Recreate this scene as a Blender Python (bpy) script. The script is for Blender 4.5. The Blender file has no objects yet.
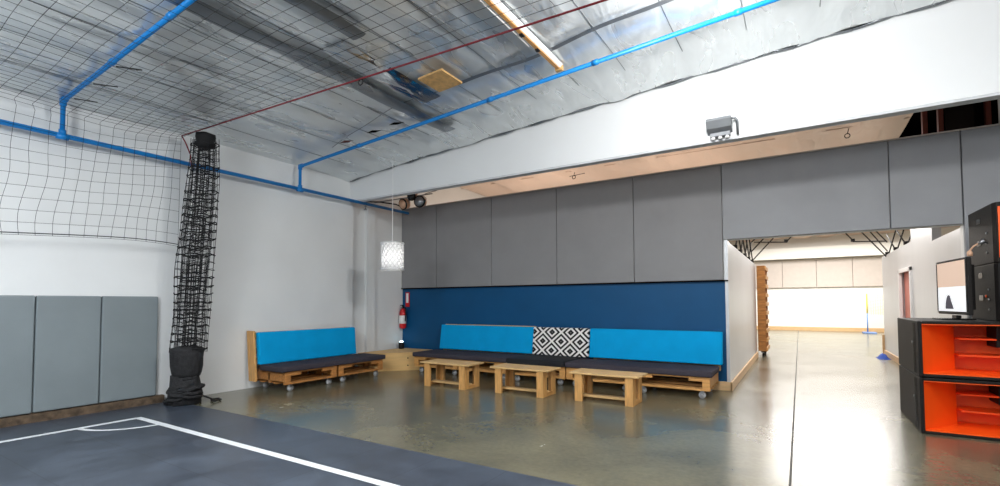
import bpy, bmesh, math, random
from mathutils import Vector, Matrix, noise
random.seed(7)
SC = bpy.context.scene
COL = SC.collection
PI = math.pi

# ---------------------------------------------------------------- camera, world, exposure
cd = bpy.data.cameras.new('camera'); cam = bpy.data.objects.new('camera', cd); COL.objects.link(cam)
cd.sensor_width = 36; cd.lens = 17.35; cd.shift_y = 0.0415; cd.clip_start = 0.05; cd.clip_end = 200
R = Vector((0.84924043, 0.52799147, -0.00396302)); U = Vector((0.02356022, -0.03039483, 0.99926026)); F = Vector((-0.52748044, 0.84870558, 0.03825212))
cam.matrix_world = Matrix(((R.x, U.x, -F.x, 0), (R.y, U.y, -F.y, 0), (R.z, U.z, -F.z, 1.2), (0, 0, 0, 1)))
SC.camera = cam
w = bpy.data.worlds.new('world'); SC.world = w; w.use_nodes = True
w.node_tree.nodes['Background'].inputs[0].default_value = (.75, .85, 1, 1)
w.node_tree.nodes['Background'].inputs[1].default_value = 0.12
SC.view_settings.view_transform = 'Standard'; SC.view_settings.look = 'None'
SC.view_settings.gamma = 1; SC.view_settings.use_curve_mapping = False
SC.view_settings.exposure = 0.1

def light(name, kind, loc, power, color=(1, 1, 1), size=.3, size_y=None, rot=(0, 0, 0), spread=None):
    l = bpy.data.lights.new(name, kind); l.energy = power; l.color = color
    if kind == 'AREA':
        l.shape = 'RECTANGLE'; l.size = size; l.size_y = size_y or size
        if spread: l.spread = spread
    else: l.shadow_soft_size = size
    o = bpy.data.objects.new(name, l); o.location = loc; o.rotation_euler = rot; COL.objects.link(o); return o
# lamps of the main hall outside the frame, plus fill points added for brightness
light('hall_and_fill_lamp', 'POINT', (-.5, 3.6, 3.42), 190, (1, .99, .97), .1)
light('hall_and_fill_lamp', 'POINT', (2.6, 1.2, 3.0), 110, (1, .98, .96), .3)
light('hall_and_fill_lamp', 'POINT', (-3.6, -0.4, 2.75), 180, (.93, .97, 1), .35)  # unseen fill point added to brighten the left wall
light('hall_and_fill_lamp', 'POINT', (-0.8, -3.0, 2.8), 160, (.93, .97, 1), .35)  # second added fill, lifts the ceiling that downward area lamps miss
light('hall_and_fill_lamp', 'AREA', (-3.0, 0.6, 3.15), 110, (.95, .98, 1), 2.4, .5)
light('hall_and_fill_lamp', 'AREA', (3.6, 3.0, 3.3), 40, (1, .97, .93), 2.0, .6)
# warm lamps above the back rooms, behind the grey wall
light('back_room_lamp', 'POINT', (-4.6, 9.6, 2.4), 62, (1, .82, .68), .3)
light('back_room_lamp', 'POINT', (-1.9, 9.8, 2.4), 62, (1, .82, .68), .3)
# far hall
light('far_hall_lamp', 'AREA', (0.8, 20.5, 3.75), 560, (1, .98, .95), 5, 3)
light('far_hall_lamp', 'AREA', (0.5, 15.8, 3.75), 240, (1, .98, .95), 3, 3)
light('corridor_lamp', 'AREA', (0.4, 10.2, 3.6), 100, (1, .97, .94), 1.6, 2.5)

# ---------------------------------------------------------------- materials
def mat(name): 
    m = bpy.data.materials.new(name); m.use_nodes = True
    return m, m.node_tree.nodes, m.node_tree.links, m.node_tree.nodes['Principled BSDF']
def rgb(r, g, b):
    f = lambda c: (c/255/12.92) if c/255 <= .04045 else ((c/255+.055)/1.055)**2.4
    return (f(r), f(g), f(b), 1)
def simple(name, c, rough=.6, metal=0, var=.12, scale=8, bump=0, bscale=60, stretch=(1, 1, 1), spec=.5, detail=4):
    m, n, l, p = mat(name)
    tc = n.new('ShaderNodeTexCoord'); mp = n.new('ShaderNodeMapping'); mp.inputs['Scale'].default_value = stretch
    l.new(tc.outputs['Object'], mp.inputs[0])
    nz = n.new('ShaderNodeTexNoise'); nz.inputs['Scale'].default_value = scale; nz.inputs['Detail'].default_value = detail
    l.new(mp.outputs[0], nz.inputs['Vector'])
    cr = n.new('ShaderNodeValToRGB'); e = cr.color_ramp.elements
    e[0].position = .3; e[1].position = .7
    e[0].color = tuple(x*(1-var) for x in c[:3])+(1,); e[1].color = tuple(min(1, x*(1+var)) for x in c[:3])+(1,)
    l.new(nz.outputs[0], cr.inputs[0]); l.new(cr.outputs[0], p.inputs['Base Color'])
    p.inputs['Roughness'].default_value = rough; p.inputs['Metallic'].default_value = metal
    p.inputs['Specular IOR Level'].default_value = spec
    if bump:
        nb = n.new('ShaderNodeTexNoise'); nb.inputs['Scale'].default_value = bscale; l.new(mp.outputs[0], nb.inputs['Vector'])
        b = n.new('ShaderNodeBump'); b.inputs['Strength'].default_value = bump; b.inputs['Distance'].default_value = .01
        l.new(nb.outputs[0], b.inputs['Height']); l.new(b.outputs[0], p.inputs['Normal'])
    return m
def emis(name, c, s):
    m, n, l, p = mat(name); p.inputs['Base Color'].default_value = c
    p.inputs['Emission Color'].default_value = c; p.inputs['Emission Strength'].default_value = s; return m
M = {}
M['white_wall'] = simple('white_wall', rgb(226, 228, 228), .55, var=.03, scale=1.2, bump=.15, bscale=25)
M['beam'] = simple('beam_paint', rgb(228, 230, 231), .5, var=.02, scale=1, bump=.1, bscale=12)
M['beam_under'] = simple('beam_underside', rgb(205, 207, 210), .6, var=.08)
M['blue_wall'] = simple('blue_wall', rgb(0, 74, 120), .5, spec=.3, var=.06, scale=2, bump=.1)
M['grey_pad'] = simple('grey_vinyl', rgb(140, 140, 142), .6, spec=.15, var=.04, scale=3, bump=.2, bscale=200)
M['grey_pad_light'] = simple('grey_vinyl_light', rgb(152, 154, 158), .6, spec=.15, var=.04, scale=3, bump=.2, bscale=200)
M['green_grey_pad'] = simple('mat_vinyl', rgb(124, 134, 138), .5, var=.06, scale=2, bump=.2, bscale=150)
M['dark_gap'] = simple('dark_gap', rgb(16, 14, 14), 1, spec=0)
M['seam_fill'] = simple('seam_filler', rgb(78, 76, 70), .7)
M['curb'] = simple('rough_curb', rgb(92, 76, 60), .9, var=.5, scale=14, bump=.8, bscale=30)
M['wood'] = simple('pine_wood', rgb(206, 152, 88), .5, var=.22, scale=3, stretch=(2, 14, 14), bump=.1)
M['wood_y'] = simple('pine_wood_side', rgb(206, 152, 88), .5, var=.22, scale=3, stretch=(14, 2, 14), bump=.1)
M['wood_z'] = simple('pine_wood_upright', rgb(210, 158, 94), .5, var=.2, scale=3, stretch=(14, 14, 2), bump=.1)
M['wood_pale'] = simple('pale_table_wood', rgb(214, 176, 120), .5, var=.18, scale=3, stretch=(2, 14, 14), bump=.1)
M['wood_dark'] = simple('aged_pallet_wood', rgb(178, 120, 62), .6, var=.3, scale=3, stretch=(2, 12, 12), bump=.1)
M['ply'] = simple('plywood', rgb(220, 180, 118), .5, var=.1, scale=2, stretch=(1, 1, 9))
M['base_wood'] = simple('baseboard_wood', rgb(214, 178, 132), .5, var=.1, scale=3, stretch=(3, 3, 12))
M['stud'] = simple('red_brown_timber', rgb(96, 40, 26), .8, var=.3, stretch=(8, 8, 1))
M['patch'] = simple('tan_board', rgb(206, 164, 106), .8, var=.2, scale=20, bump=.3)
M['seat'] = simple('charcoal_fabric', rgb(66, 62, 70), .85, spec=.15, var=.1, scale=40, bump=.3, bscale=400)
M['seat_black'] = simple('black_fabric', rgb(22, 24, 30), .85, var=.15, scale=40, bump=.3, bscale=400)
M['cyan'] = simple('turquoise_fabric', rgb(0, 158, 220), .8, spec=.15, var=.04, scale=5, bump=.25, bscale=400)
M['black'] = simple('black_paint', rgb(24, 21, 20), .55, var=.2, scale=30, bump=.2, bscale=150, spec=.25)
M['black_gloss'] = simple('black_gloss', rgb(12, 12, 13), .25, var=.1)
M['black_net'] = simple('black_net_cord', rgb(20, 20, 22), .85)
M['dark_cloth'] = simple('dark_grey_cloth', rgb(36, 36, 38), .9, var=.4, scale=25, bump=.8, bscale=70)
M['net'] = simple('thin_net_cord', rgb(34, 36, 40), .85)
M['red_rope'] = simple('dark_red_rope', rgb(128, 24, 34), .7)
M['blue_pipe'] = simple('blue_painted_pipe', rgb(10, 124, 200), .4, var=.05)
M['steel'] = simple('steel', rgb(150, 152, 156), .35, metal=.9)
M['wheel'] = simple('grey_wheel', rgb(185, 186, 190), .45)
M['grey_paint'] = simple('grey_paint', rgb(130, 134, 138), .5, var=.05)
M['orange'] = simple('orange_paint', rgb(255, 92, 14), .45, var=.05, scale=4)
M['foil_edge'] = simple('foil_edge_tape', rgb(140, 144, 148), .35, metal=.8)
M['red'] = simple('red_enamel', rgb(196, 20, 26), .35)
M['white_paint'] = simple('white_paint', rgb(235, 235, 235), .45, var=.02)
M['line'] = simple('white_court_line', rgb(232, 235, 238), .5, var=.03)
M['pink'] = simple('salmon_door', rgb(214, 140, 128), .6, var=.06)
M['far_wall'] = simple('far_wall', rgb(236, 235, 230), .7, var=.01)
M['far_pad'] = simple('far_pad', rgb(196, 186, 178), .8, var=.03)
M['blue_cloth'] = simple('blue_cloth', rgb(18, 70, 168), .8)
M['pale_blue'] = simple('pale_blue_paint', rgb(110, 140, 190), .6)
M['yellow'] = simple('yellow_post', rgb(232, 214, 70), .5)
M['pale_net'] = simple('pale_yellow_net', rgb(228, 220, 160), .8)
M['beige'] = simple('beige_plastic', rgb(214, 170, 140), .6)
M['lens'] = simple('lens_glass', rgb(40, 42, 46), .15)
M['silver'] = simple('silver_wall', rgb(205, 207, 210), .32, metal=.25, var=.03, scale=2, stretch=(1, 1, .3), bump=.1, bscale=6)

# crumpled foil insulation
def foil(name, c, rough, metal, bands=False):
    m, n, l, p = mat(name)
    tc = n.new('ShaderNodeTexCoord'); mp = n.new('ShaderNodeMapping'); mp.inputs['Scale'].default_value = (1.9, .55, 1)
    l.new(tc.outputs['Object'], mp.inputs[0])
    nz = n.new('ShaderNodeTexNoise'); nz.inputs['Scale'].default_value = 2.2; nz.inputs['Detail'].default_value = 2.5; nz.inputs['Distortion'].default_value = .5
    l.new(mp.outputs[0], nz.inputs['Vector'])
    b = n.new('ShaderNodeBump'); b.inputs['Strength'].default_value = .5; b.inputs['Distance'].default_value = .08
    l.new(nz.outputs[0], b.inputs['Height'])
    l.new(b.outputs[0], p.inputs['Normal'])
    rr = n.new('ShaderNodeMapRange'); rr.inputs['From Min'].default_value = .3; rr.inputs['From Max'].default_value = .7
    rr.inputs['To Min'].default_value = max(.05, rough-.12); rr.inputs['To Max'].default_value = rough+.1
    l.new(nz.outputs[0], rr.inputs[0]); l.new(rr.outputs[0], p.inputs['Roughness'])
    cr = n.new('ShaderNodeValToRGB'); cr.color_ramp.elements[0].color = tuple(x*.86 for x in c[:3])+(1,); cr.color_ramp.elements[1].color = c
    l.new(nz.outputs[0], cr.inputs[0]); l.new(cr.outputs[0], p.inputs['Base Color'])
    p.inputs['Metallic'].default_value = metal
    return m
M['foil'] = foil('silver_foil', rgb(232, 236, 237), .32, .6)
M['foil_shiny'] = foil('bright_foil', rgb(190, 196, 202), .16, 1.0)
M['foil_dark'] = foil('darkened_foil', rgb(140, 145, 150), .34, .8)  # dark tone paints the floor's reflection on the overlap tapes
M['foil_warm_lit'] = foil('warm_lit_foil', rgb(236, 212, 196), .5, .2)  # warm lamplight on the back roof put into its colour

# polished concrete
def concrete():
    m, n, l, p = mat('polished_concrete')
    tc = n.new('ShaderNodeTexCoord')
    a = n.new('ShaderNodeTexNoise'); a.inputs['Scale'].default_value = .9; a.inputs['Detail'].default_value = 8; a.inputs['Roughness'].default_value = .62; a.inputs['Distortion'].default_value = .5
    l.new(tc.outputs['Object'], a.inputs['Vector'])
    cr = n.new('ShaderNodeValToRGB'); e = cr.color_ramp.elements
    e[0].position = .3; e[0].color = rgb(88, 86, 72); e[1].position = .72; e[1].color = rgb(128, 122, 98)
    l.new(a.outputs[0], cr.inputs[0])
    s = n.new('ShaderNodeTexNoise'); s.inputs['Scale'].default_value = 26; s.inputs['Detail'].default_value = 5
    l.new(tc.outputs['Object'], s.inputs['Vector'])
    mx = n.new('ShaderNodeMixRGB'); mx.blend_type = 'OVERLAY'; mx.inputs[0].default_value = .25
    l.new(cr.outputs[0], mx.inputs[1]); l.new(s.outputs[0], mx.inputs[2]); l.new(mx.outputs[0], p.inputs['Base Color'])
    rr = n.new('ShaderNodeMapRange'); rr.inputs['To Min'].default_value = .12; rr.inputs['To Max'].default_value = .34
    l.new(a.outputs[0], rr.inputs[0]); l.new(rr.outputs[0], p.inputs['Roughness'])
    b = n.new('ShaderNodeBump'); b.inputs['Strength'].default_value = .12; b.inputs['Distance'].default_value = .02
    l.new(a.outputs[0], b.inputs['Height']); l.new(b.outputs[0], p.inputs['Normal'])
    p.inputs['Specular IOR Level'].default_value = .8
    return m
M['concrete'] = concrete()
def rubber():
    m, n, l, p = mat('dark_court_floor')
    tc = n.new('ShaderNodeTexCoord')
    a = n.new('ShaderNodeTexNoise'); a.inputs['Scale'].default_value = 2.2; a.inputs['Detail'].default_value = 9; a.inputs['Roughness'].default_value = .7; a.inputs['Distortion'].default_value = .8
    l.new(tc.outputs['Object'], a.inputs['Vector'])
    cr = n.new('ShaderNodeValToRGB'); e = cr.color_ramp.elements
    e[0].position = .3; e[0].color = rgb(48, 54, 64); e[1].position = .75; e[1].color = rgb(84, 93, 106)
    l.new(a.outputs[0], cr.inputs[0])
    br = n.new('ShaderNodeTexBrick'); br.offset = 0; br.inputs['Scale'].default_value = 1.0
    br.inputs['Brick Width'].default_value = .6; br.inputs['Row Height'].default_value = .6; br.inputs['Mortar Size'].default_value = .004
    br.inputs['Color1'].default_value = (1, 1, 1, 1); br.inputs['Color2'].default_value = (.86, .86, .88, 1); br.inputs['Mortar'].default_value = (.6, .6, .6, 1)
    l.new(tc.outputs['Object'], br.inputs['Vector'])
    mx = n.new('ShaderNodeMixRGB'); mx.blend_type = 'MULTIPLY'; mx.inputs[0].default_value = 1
    l.new(cr.outputs[0], mx.inputs[1]); l.new(br.outputs[0], mx.inputs[2]); l.new(mx.outputs[0], p.inputs['Base Color'])
    rr = n.new('ShaderNodeMapRange'); rr.inputs['To Min'].default_value = .28; rr.inputs['To Max'].default_value = .5
    l.new(a.outputs[0], rr.inputs[0]); l.new(rr.outputs[0], p.inputs['Roughness'])
    return m
M['rubber'] = rubber()

# black and white diamond pattern, woven into the cushion (local x, z)
def diamonds():
    m, n, l, p = mat('diamond_pattern_fabric')
    tc = n.new('ShaderNodeTexCoord'); sp = n.new('ShaderNodeSeparateXYZ'); l.new(tc.outputs['Object'], sp.inputs[0])
    def mth(op, a, b=None, c=None):
        q = n.new('ShaderNodeMath'); q.operation = op
        for i, v in enumerate((a, b, c)):
            if v is None: continue
            if isinstance(v, (int, float)): q.inputs[i].default_value = v
            else: l.new(v, q.inputs[i])
        return q.outputs[0]
    PX, PZ = .322, .29
    def cell(v, per, off): return mth('MULTIPLY', mth('ABSOLUTE', mth('SUBTRACT', mth('FRACT', mth('DIVIDE', mth('ADD', v, off), per)), .5)), 2)
    u = cell(sp.outputs[0], PX, 10.0); v = cell(sp.outputs[2], PZ, 10.0)
    d = mth('ADD', u, v)                      # 0 centre .. 2 corners
    d2 = mth('MINIMUM', d, mth('SUBTRACT', 2, d))   # distance to nearest diamond centre, 0..1
    w1 = mth('GREATER_THAN', d2, .86)
    w2 = mth('MULTIPLY', mth('GREATER_THAN', d2, .34), mth('LESS_THAN', d2, .60))
    w3 = mth('LESS_THAN', d2, .07)
    s = mth('MAXIMUM', mth('MAXIMUM', w1, w2), mth('MULTIPLY', w3, .3))
    mx = n.new('ShaderNodeMixRGB'); mx.inputs[1].default_value = rgb(14, 14, 18); mx.inputs[2].default_value = rgb(238, 236, 234)
    l.new(s, mx.inputs[0]); l.new(mx.outputs[0], p.inputs['Base Color']); p.inputs['Roughness'].default_value = .85
    return m
M['diamond'] = diamonds()

# ---------------------------------------------------------------- mesh helpers
class MB:
    def __init__(s): s.v = []; s.f = []; s.sm = []
    def add(s, vs, fs, smooth=False):
        o = len(s.v); s.v += [tuple(v) for v in vs]; s.f += [tuple(i+o for i in f) for f in fs]; s.sm += [smooth]*len(fs); return s
    def box(s, x0, x1, y0, y1, z0, z1):
        return s.add([(x0,y0,z0),(x1,y0,z0),(x1,y1,z0),(x0,y1,z0),(x0,y0,z1),(x1,y0,z1),(x1,y1,z1),(x0,y1,z1)],
                     [(0,3,2,1),(4,5,6,7),(0,1,5,4),(1,2,6,5),(2,3,7,6),(3,0,4,7)])
    def tube(s, pts, r, n=8, cap=True):
        pts = [Vector(p) for p in pts]; rs = r if isinstance(r, (list, tuple)) else [r]*len(pts)
        ring = []; t0 = None
        for i, p in enumerate(pts):
            t = (pts[min(i+1, len(pts)-1)]-pts[max(i-1, 0)])
            if t.length < 1e-9: t = Vector((0, 0, 1))
            t.normalize()
            if t0 is None:
                up = Vector((0, 0, 1)) if abs(t.z) < .9 else Vector((1, 0, 0))
                a = t.cross(up).normalized()
            else:
                a = (a-t*a.dot(t)); 
                if a.length < 1e-6: a = t.cross(Vector((0, 0, 1)))
                a.normalize()
            t0 = t; b = t.cross(a)
            ring.append([p+(a*math.cos(2*PI*k/n)+b*math.sin(2*PI*k/n))*rs[i] for k in range(n)])
        vs = [v for rg in ring for v in rg]; fs = []
        for i in range(len(pts)-1):
            for k in range(n): fs.append((i*n+k, i*n+(k+1)%n, (i+1)*n+(k+1)%n, (i+1)*n+k))
        if cap: fs.append(tuple(reversed(range(n)))); fs.append(tuple((len(pts)-1)*n+k for k in range(n)))
        return s.add(vs, fs, True)
    def lathe(s, c, prof, n=24, wob=None):
        vs = []; fs = []
        for i, (r, z) in enumerate(prof):
            for k in range(n):
                a = 2*PI*k/n; q = 1+(wob(a, z) if wob else 0)
                vs.append((c[0]+r*q*math.cos(a), c[1]+r*q*math.sin(a), c[2]+z))
        m = len(prof)
        for i in range(m-1):
            for k in range(n): fs.append((i*n+k, i*n+(k+1)%n, (i+1)*n+(k+1)%n, (i+1)*n+k))
        fs.append(tuple(reversed(range(n)))); fs.append(tuple((m-1)*n+k for k in range(n)))
        return s.add(vs, fs, True)
    def prism(s, poly, a0, a1, axis):   # poly in the two other axes, order kept
        def P(u, v, w):
            return {0: (w, u, v), 1: (u, w, v), 2: (u, v, w)}[axis]
        n = len(poly); vs = [P(u, v, a0) for u, v in poly]+[P(u, v, a1) for u, v in poly]
        return s.add(vs, [tuple(range(n)), tuple(range(2*n-1, n-1, -1))]+[(i, i+n, (i+1)%n+n, (i+1)%n) for i in range(n)])
ROOT = {}
def obj(name, mb, m, parent=None, bevel=0, seg=2, label=None):
    off = ROOT.get(parent.name, Vector()) if parent else Vector()
    me = bpy.data.meshes.new(name)
    me.from_pydata([tuple(Vector(v)-off) for v in mb.v], [], mb.f); me.update()
    bm = bmesh.new(); bm.from_mesh(me); bmesh.ops.recalc_face_normals(bm, faces=bm.faces); bm.to_mesh(me); bm.free()
    me.polygons.foreach_set('use_smooth', mb.sm)
    for q in (m if isinstance(m, (list, tuple)) else [m]): me.materials.append(M[q] if isinstance(q, str) else q)
    o = bpy.data.objects.new(name, me); COL.objects.link(o)
    if parent: o.parent = parent; ROOT[o.name] = off
    if bevel:
        b = o.modifiers.new('bevel', 'BEVEL'); b.width = bevel; b.segments = seg; b.limit_method = 'ANGLE'; b.angle_limit = .7
    if label: o['label'] = label
    return o
def tag(o, label=None, cat=None, group=None, kind=None):
    if label: o['label'] = label
    if cat: o['category'] = cat
    if group: o['group'] = group
    if kind: o['kind'] = kind
    return o
def thing(name, loc, label, cat, group=None, rz=0):
    o = bpy.data.objects.new(name, None); COL.objects.link(o); o.location = loc; o.rotation_euler.z = rz
    o.empty_display_size = .1; ROOT[o.name] = Vector(loc); return tag(o, label, cat, group)
def local(o): ROOT[o.name] = Vector()       # children of o are given in o's own coordinates
def struct(name, mb, m, parent=None, **k):
    o = obj(name, mb, m, parent, **k)
    if not parent: o['kind'] = 'structure'
    return o
def copy_tree(o, parent=None):
    c = o.copy(); COL.objects.link(c)
    if parent: c.parent = parent
    for ch in list(o.children): copy_tree(ch, c)
    return c
def B(*a): return MB().box(*a)

def zc(x): return 3.43+.068*(x+6.7)-.05*math.exp(-(x+6.7)/.3)         # roof plane of the main hall

# ---------------------------------------------------------------- room shell
struct('floor', B(-7, 6.2, -6, 25, -.2, 0), 'concrete')
m_ = B(-6.7, 5.2, -6, 2.985, 0, .004); struct('floor', m_, 'rubber')
struct('wall_left', B(-6.95, -6.7, -6, 5.85, 0, 3.9).box(-6.95, -6.8, 5.85, 25, 0, 4.2).box(-6.8, -6.74, 6.22, 6.42, 0, 3.3), 'white_wall')
struct('wall_right', B(5.2, 5.4, -6, 7.2, 0, 4.4), 'white_wall')
struct('wall_front', B(-6.95, 5.4, -6.2, -6, 0, 4.4), 'white_wall')
# blue lower part of the back wall
struct('wall_back', B(-6.8, -.84, 7.22, 7.36, 0, 1.5), 'blue_wall')
struct('trim_1', B(-6.8, -.82, 7.17, 7.22, 1.485, 1.5), 'dark_gap')
struct('wall_back', B(-6.8, -.84, 7.24, 7.36, 1.5, 3.09).box(-.84, 1.56, 7.24, 7.36, 2.05, 3.09).box(1.56, 5.4, 7.24, 7.36, 0, 3.09), 'white_wall')
struct('trim_2', B(-6.8, 5.3, 7.17, 7.38, 3.092, 3.105), 'far_pad')
struct('baseboard_back', B(-6.8, -.80, 7.19, 7.22, 0, .12), 'base_wood', bevel=.004)
# corridor side walls
struct('wall_corridor_left', B(-.92, -.82, 7.36, 12.0, 0, 2.03), 'silver')
struct('wall_corridor_left', B(-.86, -.82, 7.2, 7.36, .0, 2.05), 'silver')
struct('baseboard_corridor_left', B(-.82, -.795, 7.19, 12.0, 0, .12), 'base_wood', bevel=.004)
door0, door1, dz = 10.45, 11.6, 1.78
wl = MB().box(1.6, 1.7, 7.36, 8.95, 0, 2.05).box(1.6, 1.7, 8.95, door0, 0, 2.75).box(1.6, 1.7, door0, door1, dz, 2.2).box(1.6, 1.7, door1, 13.8, 0, 2.2)
struct('wall_corridor_right', wl, 'silver')
struct('baseboard_corridor_right', B(1.575, 1.6, 7.36, door0, 0, .12).box(1.575, 1.6, door1, 13.8, 0, .12), 'base_wood', bevel=.004)
struct('trim_3', B(1.56, 1.7, 13.8, 13.84, 0, .45), 'base_wood')
d = struct('door_1', B(1.66, 1.69, door0+.02, door1-.02, .0, dz-.02), 'pink')
obj('door_frame', B(1.57, 1.62, door1-.07, door1, 0, dz).box(1.57, 1.62, door0, door0+.07, 0, dz).box(1.57, 1.62, door0, door1, dz-.06, dz+.01), 'white_paint', d, bevel=.004)
obj('door_handle', MB().tube([(1.66, door0+.12, .95), (1.61, door0+.12, .95), (1.61, door0+.22, .95)], .012), 'steel', d)
# far hall
struct('wall_far', B(-6.95, 6.4, 24.0, 24.2, 0, 4.3), 'far_wall')
struct('baseboard_far', B(-6.8, 6.2, 23.96, 24.0, 0, .15), 'base_wood')
struct('wall_far_right', B(6.2, 6.4, 7.3, 24.2, 0, 4.3), 'far_wall')
struct('trim_4', B(-6.8, 6.2, 23.5, 24.0, 3.0, 3.45), 'far_wall')
for k in range(10):
    x0 = -3.05+k*1.22
    pl = ['leftmost, above the upright pallet', 'second from left', 'third from left', 'above the yellow post']
    if k < 1 or k > 4: continue
    o = obj('wall_pad', B(x0+.006, x0+1.214, 23.9, 24.0, 1.8, 2.98), 'far_pad', bevel=.012)
    tag(o, 'pale beige pad on the far hall wall, '+pl[k-1], 'wall pad', 'beige pads on the far hall wall')
struct('trim_5', B(-.09, -.072, 5.8, 24, -.001, .0015).box(-.094, -.068, -6, 5.8, -.001, .0015) if False else B(-.09, -.075, 3.0, 23.9, -.001, .002), 'seam_fill')
# beam between the two roofs
bm_ = MB().prism([(-6.7, 3.01), (5.2, 3.01), (5.2, zc(5.2)+.2), (-6.7, zc(-6.7)+.2)], 5.78, 5.9, 1)
struct('trim_6', bm_, 'beam', bevel=.004)
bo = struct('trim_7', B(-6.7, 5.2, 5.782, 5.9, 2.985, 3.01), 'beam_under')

# ---------------------------------------------------------------- roof foil
seams = [-6.7, -6.16, -5.58, -4.98, -4.405, -3.82, -3.22, -2.69, -2.14, -1.585, -.98, -.38, .22, .82, 1.42, 2.02, 2.62, 3.22, 3.82, 4.42, 5.2]
def strap_y(x): return 4.22+.30*max(0, (-3.6-x)/2.0)**1.5
def ceiling_mesh(seams, y0, y1, zf, sag, dy=.07, per=8, amp=1, strap=True, seed=0):
    mb = MB(); xs = []
    for i in range(len(seams)-1):
        for k in range(per): xs.append((seams[i]+(seams[i+1]-seams[i])*k/per, k/per, i))
    xs.append((seams[-1], 0, len(seams)-2))
    ny = int((y1-y0)/dy)+1; vs = []
    for j in range(ny):
        y = y0+(y1-y0)*j/(ny-1)
        for x, t, i in xs:
            s = math.sin(PI*t)**.6 if 0 < t < 1 else 0
            dS = (y-strap_y(x)) if strap else 9
            pin = 1-math.exp(-(dS/.22)**2)*.8
            edge = max(0, (y-(y1-.5))/.5)
            bil = .022*noise.noise(Vector((x*.9+y*.5, y*.8-x*.3, 2.5)))-.02*max(0, 1-abs(((y*.55+x*.35+i*.37) % 1)-.5)*9)*s
            a = noise.noise(Vector((x*1.3+seed, y*.55, i*3.1+seed)))
            b = noise.noise(Vector((x*4+seed, y*2.2, i*1.7)))
            c = abs(noise.noise(Vector((x*2.2+y*1.1, y*1.4-x*.6, 5+i))))
            z = zf(x)-s*sag*(.75+1.1*a)*pin*(1-.6*edge)+amp*(.010*b+.022*c*s+bil*s)-.05*edge
            yy = y
            if edge >= 1: yy = y-.03-.03*noise.noise(Vector((x*3, 0, 9)))-.02*s
            vs.append((x, yy, z))
    n = len(xs); fs = [(j*n+i, j*n+i+1, (j+1)*n+i+1, (j+1)*n+i) for j in range(ny-1) for i in range(n-1)]
    return mb.add(vs, fs, True)
struct('ceiling', ceiling_mesh(seams, -6, 5.77, zc, .045), 'foil')
struct('ceiling', MB().add([(-6.95, -6.2, zc(-6.95)+.2), (5.4, -6.2, zc(5.4)+.2), (5.4, 5.95, zc(5.4)+.2), (-6.95, 5.95, zc(-6.95)+.2)], [(0, 1, 2, 3)]), 'dark_gap')
# overlap tapes of the foil, their dark floor reflection put into the colour, and the cross strap (pieces of the roof lining)
def strip_y(x, w, y0, y1, dz=-.02, wav=.03):
    mb = MB(); vs = []; n = int((y1-y0)/.12)+1
    for j in range(n+1):
        y = y0+(y1-y0)*j/n; q = wav*noise.noise(Vector((x*2, y*1.6, 1)))
        for k in range(5):
            xx = x+q+w*(k/4-.5); vs.append((xx, y, zc(xx)-.052+dz+.012*noise.noise(Vector((xx*5, y*3, 2)))+.01*(k in (0, 4))))
    return mb.add(vs, [(j*5+k, j*5+k+1, (j+1)*5+k+1, (j+1)*5+k) for j in range(n) for k in range(4)], True)
struct('trim_8', strip_y(-4.0, .20, -1.0, 5.15), 'foil_dark')
struct('trim_9', strip_y(-3.32, .17, -1.0, 2.95), 'foil_dark')
struct('trim_10', strip_y(-3.62, .30, 2.9, 4.3, dz=-.012), 'foil_shiny')
mb = MB(); vs = []; n = 70
for j in range(n+1):
    x = -5.7+j*(5.3/n); y = strap_y(x)+.04*math.sin(x*1.9)
    for k in (-1, 1): vs.append((x, y+(.03 if x > -3.2 else .008)*k, zc(x)-.035-.012*math.sin(x*5)))
struct('trim_11', mb.add(vs, [(2*j, 2*j+1, 2*j+3, 2*j+2) for j in range(n)], True), 'foil_edge')
# thin seam tapes
mb = MB()
for x in seams[1:-1]:
    mb.tube([(x, y, zc(x)-.004+.01*noise.noise(Vector((x*4, y*2.2, (seams.index(x))*1.7)))) for y in [-5.9+.3*k for k in range(38)]], .004, 4)
struct('trim_12', mb, 'foil_edge')
# rolled foil lip along the beam
mb = MB(); pts = []
for k in range(130):
    x = -6.68+k*.0915; pts.append((x, 5.75+.012*math.sin(k*1.3), zc(x)-.035-.02*abs(math.sin((k/6.3)*PI))+.012*noise.noise(Vector((k*.5, 1, 1)))))
mb.tube(pts, .016, 6); struct('trim_13', mb, 'foil_dark')

# roof of the back rooms
zb = lambda x: 3.95+.0*x
bs = [-6.8+.92*k for k in range(10)]
struct('ceiling', ceiling_mesh(bs, 5.95, 25, zb, .09, dy=.2, per=6, strap=False, seed=4), 'foil_warm_lit')
bs2 = [1.48+.95*k for k in range(6)]
struct('ceiling', ceiling_mesh(bs2, 10.5, 25, zb, .09, dy=.25, per=5, strap=False, seed=8), 'foil_warm_lit')
struct('ceiling', B(-7, 6.4, 5.9, 25, 4.25, 4.3), 'dark_gap')
mb = MB()
for y in (8.0, 9.2, 10.4, 11.6): mb.tube([(-6.8, y, 3.925), (1.45, y, 3.925)], .008, 4)
struct('trim_14', mb, 'foil_warm_lit')
struct('loft_shade_sheet', B(1.75, 6.3, 8.6, 8.7, 2.3, 4.25).box(1.72, 1.78, 7.4, 8.6, 2.3, 4.25), 'dark_gap')  # black sheets standing in for the shade of the open cavity
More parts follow.
